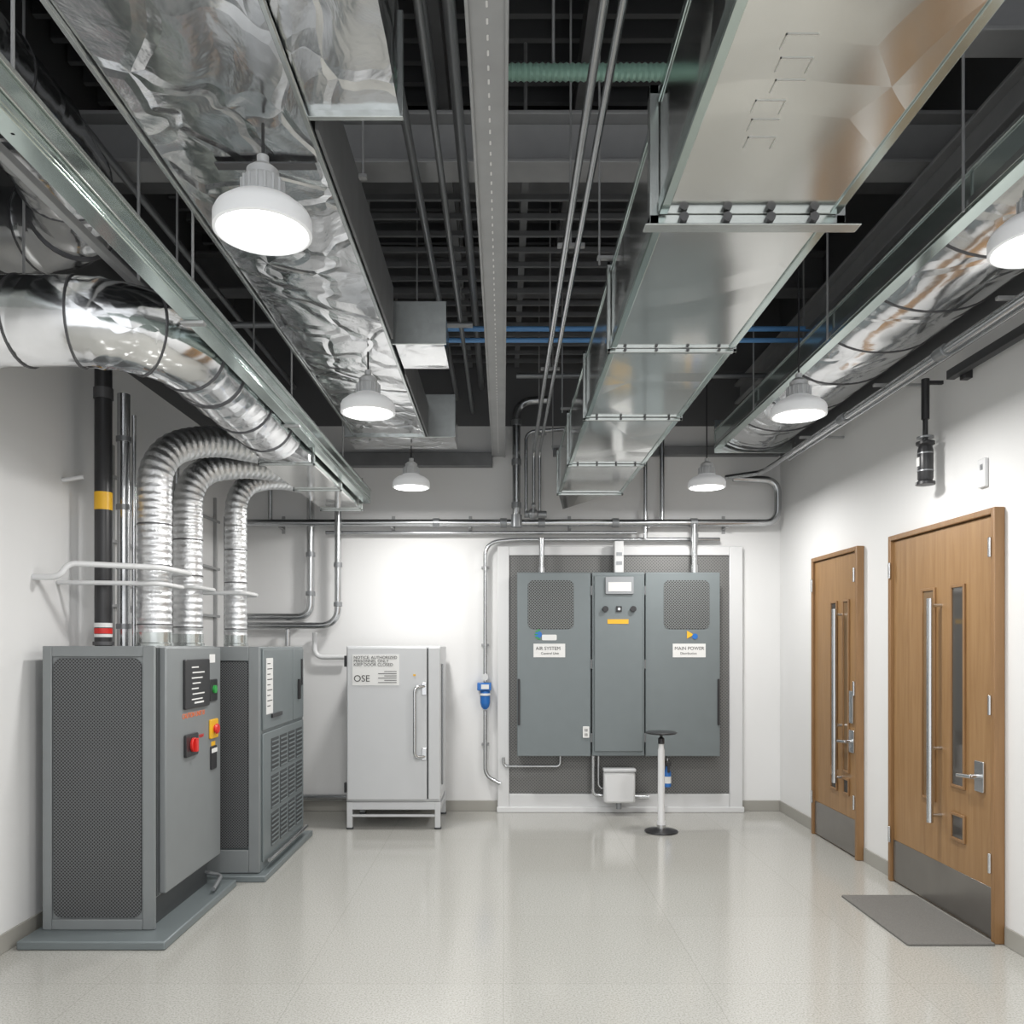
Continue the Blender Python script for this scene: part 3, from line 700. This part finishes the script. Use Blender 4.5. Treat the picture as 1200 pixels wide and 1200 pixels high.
a.P('socket_slots', M['ink']).plate('y', 0.718, 0.725, 0.745, 0.77, Yf-0.0155, Yf-0.014).plate('y', 0.733, 0.74, 0.745, 0.77, Yf-0.0155, Yf-0.014).plate('y', 0.718, 0.725, 0.705, 0.73, Yf-0.0155, Yf-0.014).plate('y', 0.733, 0.74, 0.705, 0.73, Yf-0.0155, Yf-0.014)
a.P('hinge_knuckles', M['pipe_gr'])
for z in (0.65, 1.3, 1.95):
    a.parts[-1].cyl((0.776, Yf-0.002, z), (0.776, Yf-0.002, z+0.08), 0.007, n=8)
    a.parts[-1].cyl((1.250, Yf-0.002, z), (1.250, Yf-0.002, z+0.08), 0.007, n=8)
c = a.P('entry_conduits', M['pipe'])
c.cyl((0.34, 7.22, 2.15), (0.34, 7.22, 2.46), 0.024); c.cyl((1.70, 7.22, 2.15), (1.70, 7.22, 2.58), 0.028)
c.cyl((0.34, 7.22, 2.15), (0.34, 7.22, 2.20), 0.034); c.cyl((1.70, 7.22, 2.15), (1.70, 7.22, 2.22), 0.038); c.cyl((1.70, 7.22, 2.42), (1.70, 7.22, 2.5), 0.036)
a.P('meter_box', M['white'], 0.004).box(0.985, 1.065, 7.18, 7.26, 2.151, 2.43)
a.P('meter_window', M['pipe_gr']).plate('y', 1.0, 1.05, 2.3, 2.33, 7.176, 7.18).plate('y', 1.0, 1.05, 2.22, 2.25, 7.176, 7.18)
c = a.P('bottom_conduits', M['pipe'])
c.sweep([(0.0, 7.28, 0.50), (0.0, 7.28, 0.42), (0.51, 7.28, 0.42), (0.51, 7.28, 0.53)], 0.012, 0.04)
c.sweep([(0.80, 7.24, 0.53), (0.80, 7.24, 0.17), (1.30, 7.24, 0.15)], 0.018, 0.05)
c.sweep([(0.85, 7.26, 0.53), (0.85, 7.26, 0.23), (1.1, 7.26, 0.2)], 0.012, 0.05)
# condensate box is part of the switchgear drain
b = a.P('condensate_box', M['white'], 0.02); b.box(0.885, 1.16, 7.12, 7.22, 0.115, 0.39)
a.P('condensate_lid', M['white_cab'], 0.008).box(0.88, 1.165, 7.112, 7.228, 0.391, 0.42)
a.P('condensate_outlet', M['pipe_gr']).cyl((1.02, 7.17, 0.06), (1.02, 7.17, 0.115), 0.025)
a.P('condensate_bracket', M['white_cab']).box(0.95, 1.1, 7.221, 7.312, 0.2, 0.3)
a = Asm('hanging_spray_bottle')
a.P('bottle', M['blue']).lathe((1.46, 7.22, 0.24), [(0.02, 0), (0.033, 0.01), (0.033, 0.13), (0.018, 0.17), (0.014, 0.2)], 20)
a.P('trigger_head', M['black'], 0.003).box(1.44, 1.485, 7.17, 7.25, 0.435, 0.475).box(1.45, 1.47, 7.16, 7.175, 0.38, 0.45)
a.P('hook', M['steel']).sweep([(1.46, 7.22, 0.47), (1.46, 7.22, 0.51), (1.46, 7.31, 0.52)], 0.005, 0.02)
a.P('bottle_label', M['label']).cyl((1.46, 7.22, 0.28), (1.46, 7.22, 0.34), 0.034, n=20)

# ------------------------------------------------------------------ back wall pipework
a = Asm('service_pipework')
c = a.P('main_header', M['pipe'])
yp = 7.24
c.sweep([(-2.40, yp, 2.60), (2.45, yp, 2.60), (2.45, yp, 2.98), (2.05, yp, 3.0)], 0.032, 0.12)
c.sweep([(-1.6, yp+0.06, 2.52), (1.2, yp+0.06, 2.52)], 0.016)
c.sweep([(-0.165, 7.31, 1.18), (-0.165, 7.31, 2.43), (0.08, 7.31, 2.46), (1.95, 7.31, 2.46)], 0.018, 0.12)
c.sweep([(-0.165, 7.31, 0.92), (-0.165, 7.31, 0.33), (-0.03, 7.31, 0.26)], 0.018, 0.12)
c.sweep([(-1.73, 7.27, 2.98), (-1.73, 7.27, 1.76), (-2.35, 7.27, 1.76)], 0.034, 0.12)
c.sweep([(-1.47, 7.2, 2.9), (-1.47, 7.2, 1.68), (-2.35, 7.2, 1.68)], 0.030, 0.16)
c.sweep([(0.115, 7.17, 2.60), (0.115, 7.17, 3.66), (0.4, 7.17, 3.68)], 0.036, 0.14)
c.sweep([(0.20, 7.2, 2.64), (0.20, 7.2, 3.4), (0.9, 7.2, 3.45)], 0.016, 0.08)
c.cyl((1.27, 7.26, 2.46), (1.27, 7.26, 3.25), 0.018); c.cyl((1.42, 7.26, 2.60), (1.42, 7.26, 3.5), 0.022)
c.cyl((-1.93, 7.25, 1.5), (-1.93, 7.25, 1.7), 0.024)
c.sweep([(-2.3, 7.3, 0.14), (-1.3, 7.3, 0.14)], 0.026)
c.cyl((-2.1, 7.3, 2.6), (-2.1, 7.3, 3.3), 0.02)
v = a.P('unions_and_valves', M['pipe_gr'], 0.002)
for x in (-1.47, -0.6, 0.0, 0.115, 0.34, 1.0, 1.70): v.cyl((x-0.03, yp, 2.60), (x+0.03, yp, 2.60), 0.042, n=16)
for z in (2.72, 3.1, 3.45): v.cyl((0.115, 7.17, z), (0.115, 7.17, z+0.05), 0.044, n=16)
for z in (1.95, 2.3): v.cyl((-1.73, 7.27, z), (-1.73, 7.27, z+0.04), 0.042, n=16); v.cyl((-1.47, 7.2, z-0.1), (-1.47, 7.2, z-0.06), 0.038, n=16)
v.cyl((0.19, 7.14, 2.66), (0.38, 7.14, 2.66), 0.03, n=16); v.ball((0.26, 7.13, 2.66), 0.05); v.cyl((0.26, 7.10, 2.66), (0.26, 7.03, 2.72), 0.01, n=8); v.ball((0.26, 7.03, 2.72), 0.02)
v.cyl((0.115, 7.17, 2.55), (0.115, 7.17, 2.66), 0.048, n=16)
s = a.P('pipe_clamps', M['steel_md'], 0.002)
for x in (-2.0, -1.0, -0.3, 0.6, 1.3, 2.0): s.box(x-0.012, x+0.012, yp, YB-0.001, 2.555, 2.565); s.box(x-0.015, x+0.015, YB-0.01, YB-0.001, 2.52, 2.68)
for z in (0.6, 1.5, 2.2): s.box(-0.20, -0.13, 7.325, YB-0.001, z, z+0.02)
w = a.P('white_drain_pipe', M['white'])
w.sweep([(-1.70, 7.3, 1.62), (-1.70, 7.3, 1.40), (-1.42, 7.3, 1.40)], 0.022, 0.08)
# inline water filter with tap
a.P('filter_head', M['blue'], 0.006).box(-0.235, -0.11, 7.25, 7.36, 1.10, 1.17)
a.P('filter_bowl', M['blue']).lathe((-0.165, 7.30, 0.93), [(0.015, 0), (0.035, 0.02), (0.045, 0.06), (0.045, 0.165)], 20)
a.P('filter_collar', M['white']).cyl((-0.165, 7.30, 1.055), (-0.165, 7.30, 1.075), 0.052, n=20).box(-0.20, -0.13, 7.243, 7.249, 1.115, 1.155)
a.P('tap_knob', M['white_cab']).cyl((-0.165, 7.25, 1.22), (-0.165, 7.36, 1.22), 0.03, n=16)

# ------------------------------------------------------------------ right duct
a = Asm('oval_foil_duct')
d = a.P('duct_tube', M['foil_round'])
d.sweep([(2.10, 0.6, 3.27), (2.10, 6.76, 3.27)], 0.14, 0, 36, sx=2.15, step=0.08)
st = a.P('wrap_straps', M['strap'])
y = 1.2
while y < 6.7: st.sweep([(2.10, y, 3.27), (2.10, y+0.010, 3.27)], 0.144, 0, 36, sx=2.13); y += 0.55
r = a.P('support_rails', M['glassy'], 0.002)
r.box(1.775, 1.80, 0.6, 6.8, 3.19, 3.30); r.box(1.77, 1.83, 0.6, 6.8, 3.155, 3.168); 
r2 = a.P('rail_caps', M['galv_edge'], 0.002); r2.box(1.765, 1.774, 0.6, 6.8, 3.17, 3.20); r2.box(1.765, 1.805, 0.6, 6.8, 3.301, 3.318); r2.box(1.77, 2.42, 6.8, 6.815, 3.12, 3.40)
h = a.P('rail_hangers', M['steel_md'])
for y in (1.8, 3.1, 4.4, 5.7): h.cyl((1.758, y, 3.16), (1.758, y, 4.9), 0.006, n=6)
a = Asm('side_conduit_run')
c = a.P('conduits', M['pipe'])
c.sweep([(2.24, 0.8, 3.0), (2.24, 7.0, 3.0), (1.98, 7.22, 3.0)], 0.022, 0.1)
c.sweep([(2.33, 0.8, 3.02), (2.33, 6.6, 3.02)], 0.013)
j = a.P('brackets', M['steel_md'], 0.002)
for y in (2.4, 3.6, 4.8, 6.0): j.box(2.19, XR-0.001, y-0.012, y+0.012, 3.036, 3.052)
jj = a.P('joint_boxes', M['pipe_gr'], 0.003)
for y in (3.3, 4.1, 5.3): jj.cyl((2.24, y, 3.0), (2.24, y+0.09, 3.0), 0.032)
bk = a.P('black_strut', M['black'], 0.003); bk.box(2.43, 2.475, 2.2, 4.45, 2.96, 3.01); bk.box(2.475, XR-0.001, 4.35, 4.4, 2.94, 3.025); bk.box(2.475, XR-0.001, 3.0, 3.05, 2.94, 3.025)
a = Asm('hanging_black_sensor')
a.P('stem', M['black']).cyl((2.42, 4.65, 2.80), (2.42, 4.65, 3.03), 0.022).cyl((2.42, 4.65, 2.66), (2.42, 4.65, 2.80), 0.014)
a.P('body', M['black']).lathe((2.42, 4.65, 2.42), [(0.02, 0), (0.052, 0.004), (0.052, 0.02), (0.036, 0.028), (0.042, 0.04), (0.042, 0.20), (0.036, 0.225), (0.05, 0.235), (0.05, 0.25), (0.02, 0.26)], 24)
a.P('ring', M['pipe_gr']).cyl((2.42, 4.65, 2.69), (2.42, 4.65, 2.70), 0.045, n=24).cyl((2.42, 4.65, 2.60), (2.42, 4.65, 2.607), 0.0435, n=24).cyl((2.42, 4.65, 2.50), (2.42, 4.65, 2.507), 0.0435, n=24)
a.P('body_label', M['label']).box(2.376, 2.379, 4.635, 4.665, 2.53, 2.58)
a.P('bracket_arm', M['black']).box(2.42, XR-0.001, 4.64, 4.66, 3.0, 3.02)
a = Asm('thermostat')
a.P('plate', M['white'], 0.004).plate('x', 4.21, 4.28, 2.33, 2.48, XR-0.02, XR-0.0005, 0.008)
a.P('toggle', M['pipe_gr']).plate('x', 4.23, 4.25, 2.42, 2.45, XR-0.023, XR-0.02)

# ------------------------------------------------------------------ doors
def door(name, y0, y1, slots, hy, lever_y, kick_z, small=None):
    a = Asm(name)
    F = 0.032; top = 2.20
    f = a.P('frame', M['wood_fr'], 0.004)
    f.box(XR-0.055, XR-0.001, y0, y0+F, 0, top); f.box(XR-0.055, XR-0.001, y1-F, y1, 0, top); f.box(XR-0.055, XR-0.001, y0+F, y1-F, top-F, top)
    L = a.P('leaf', M['wood'], 0.003); lx0, lx1 = XR-0.035, XR-0.001
    L.box(lx0, lx1, y0+F+0.004, y1-F-0.004, 0.01, top-F-0.004)
    mo = a.P('glazing_beads', M['wood_fr'], 0.002); gl = a.P('vision_glass', M['doorglass']); gl2 = a.P('amber_glass', M['doorglass2'])
    for (a0, a1, b0, b1, kind) in slots:
        (gl if kind == 0 else gl2).box(lx0-0.004, lx0-0.0005, a0, a1, b0, b1); t = 0.016
        mo.box(lx0-0.012, lx0-0.0005, a0-t, a0, b0-t, b1+t); mo.box(lx0-0.012, lx0-0.0005, a1, a1+t, b0-t, b1+t)
        mo.box(lx0-0.012, lx0-0.0005, a0, a1, b0-t, b0); mo.box(lx0-0.012, lx0-0.0005, a0, a1, b1, b1+t)
    a.P('kick_plate', M['kick'], 0.001).box(lx0-0.004, lx0-0.0005, y0+F+0.008, y1-F-0.008, 0.015, kick_z)
    h = a.P('pull_bar', M['steel'])
    h.cyl((lx0-0.065, hy, 0.50), (lx0-0.065, hy, 1.77), 0.018)
    h.cyl((lx0-0.065, hy, 0.54), (lx0, hy, 0.54), 0.01); h.cyl((lx0-0.065, hy, 1.73), (lx0, hy, 1.73), 0.01); h.cyl((lx0-0.065, hy, 0.92), (lx0, hy, 0.92), 0.01)
    lv = a.P('lever_set', M['steel'], 0.002)
    lv.plate('x', lever_y-0.04, lever_y+0.04, 0.74, 0.90, lx0-0.012, lx0-0.0005, 0.008)
    lv.cyl((lx0-0.012, lever_y, 0.82), (lx0-0.055, lever_y, 0.82), 0.012); lv.cyl((lx0-0.055, lever_y-0.01, 0.82), (lx0-0.055, lever_y+0.12, 0.81), 0.011)
    hg = a.P('hinges', M['steel'], 0.002)
    hy0 = y0+F
    for z in (0.35, 1.15, 1.95): hg.cyl((XR-0.06, hy0, z), (XR-0.06, hy0, z+0.1), 0.009, n=10)
    for z in (0.25, 1.93): hg.cyl((XR-0.06, y1-F, z), (XR-0.06, y1-F, z+0.1), 0.009, n=10)
    return a
d1 = door('door_1', 4.07, 5.20, [(4.67, 4.79, 0.62, 1.82, 1), (4.37, 4.48, 0.74, 1.82, 0), (4.37, 4.48, 0.45, 0.57, 0)], 4.60, 4.22, 0.27)
d2 = door('door_2', 5.66, 6.50, [(6.04, 6.13, 0.60, 1.82, 0), (5.83, 5.91, 0.60, 1.82, 1), (6.04, 6.13, 0.44, 0.53, 0), (5.83, 5.91, 0.44, 0.53, 0)], 5.93, 5.77, 0.27)
a = d2.P('card_reader', M['steel'], 0.003); a.plate('x', 5.74, 5.80, 0.95, 1.18, XR-0.05, XR-0.0355, 0.005)

b = single('entrance_mat', M['mat'], 0.003); b.plate('z', 2.02, 2.46, 4.05, 4.85, 0.0, 0.012, 0.01)

# ------------------------------------------------------------------ stanchion post
a = Asm('stanchion_post')
c = (1.273, 6.54, 0)
a.P('weighted_base', M['black']).lathe(c, [(0.13, 0.0), (0.134, 0.006), (0.13, 0.014), (0.06, 0.026), (0.035, 0.03)], 40)
a.P('post', M['white']).lathe(c, [(0.034, 0.03), (0.034, 0.09), (0.028, 0.1), (0.027, 0.66), (0.022, 0.68), (0.022, 0.71)], 24)
a.P('sleeve', M['steel']).lathe(c, [(0.0365, 0.031), (0.0365, 0.06)], 24)
t = a.P('head', M['black'], 0.002); t.lathe(c, [(0.026, 0.711), (0.026, 0.755), (0.012, 0.765), (0.012, 0.79)], 20)
t.lathe(c, [(0.11, 0.791), (0.125, 0.796), (0.125, 0.805), (0.11, 0.81)], 32)

# ------------------------------------------------------------------ pendant lamps
def lamp(x, y, z, top, e=26):
    a = Asm('pendant_lamp')
    a.P('shade', M['lampw']).lathe((x, y, z), [(0.128, 0.006), (0.138, 0.0), (0.146, 0.004), (0.146, 0.045), (0.138, 0.062), (0.11, 0.085), (0.075, 0.098), (0.066, 0.108)], 48)
    hs = a.P('heat_sink', M['lampg']); hs.lathe((x, y, z), [(0.062, 0.109), (0.062, 0.155), (0.056, 0.165), (0.048, 0.168), (0.048, 0.19), (0.03, 0.205), (0.018, 0.21), (0.018, 0.235)], 32)
    fn = a.P('fins', M['lampg'])
    for k in range(16):
        an = 2*math.pi*k/16; cx, cy = math.cos(an), math.sin(an)
        fn.sweep([(x+cx*0.062, y+cy*0.062, z+0.111), (x+cx*0.062, y+cy*0.062, z+0.158)], 0.005, n=6)
    a.P('diffuser', M['diff']).lathe((x, y, z), [(0.126, 0.001), (0.127, 0.005)], 48)
    a.P('cord', M['black']).cyl((x, y, z+0.23), (x, y, top), 0.005, n=8)
    L = bpy.data.lights.new('pendant_lamp_light', 'AREA'); L.shape = 'DISK'; L.size = 0.23; L.energy = e; L.color = (1, 0.985, 0.96)
    o = bpy.data.objects.new('pendant_lamp_light', L); o.location = (x, y, z-0.004); sc.collection.objects.link(o)
for y in (2.46, 4.37, 6.42): lamp(-0.73, y, 2.75, 3.085)
for x, y in ((1.69, 2.55), (1.61, 4.42), (1.61, 6.42)): lamp(x, y, 2.75, 4.9)
for x in (-0.73, 1.61): lamp(x, 0.4, 2.75, 3.085 if x < 0 else 4.9)  # extra pair added out of view near the camera, as fill light

for A_ in ASM: A_.build()
# put each lamp light under its lamp empty
es = [o for o in bpy.data.objects if o.type == 'EMPTY' and o.name.startswith('pendant_lamp')]
bpy.context.view_layer.update()
for l in [o for o in bpy.data.objects if o.type == 'LIGHT']:
    e = min(es, key=lambda q: (q.location.xy-l.location.xy).length)
    l.parent = e; l.matrix_parent_inverse = e.matrix_world.inverted()

# ------------------------------------------------------------------ world, camera
w = bpy.data.worlds.new('World'); sc.world = w; w.use_nodes = True
w.node_tree.nodes['Background'].inputs[0].default_value = (0.97, 0.98, 1.0, 1); w.node_tree.nodes['Background'].inputs[1].default_value = 1.35
cam = bpy.data.cameras.new('camera'); co = bpy.data.objects.new('camera', cam); sc.collection.objects.link(co)
co.location = (0, 0, 1.5); co.rotation_euler = (math.radians(90), 0, 0)
cam.sensor_width = 36; cam.lens = 950/1200*36; cam.shift_x = 10/1200; cam.shift_y = 157/1200; cam.clip_start = 0.05
sc.camera = co
sc.view_settings.view_transform = 'Standard'
sc.view_settings.exposure = 0.08
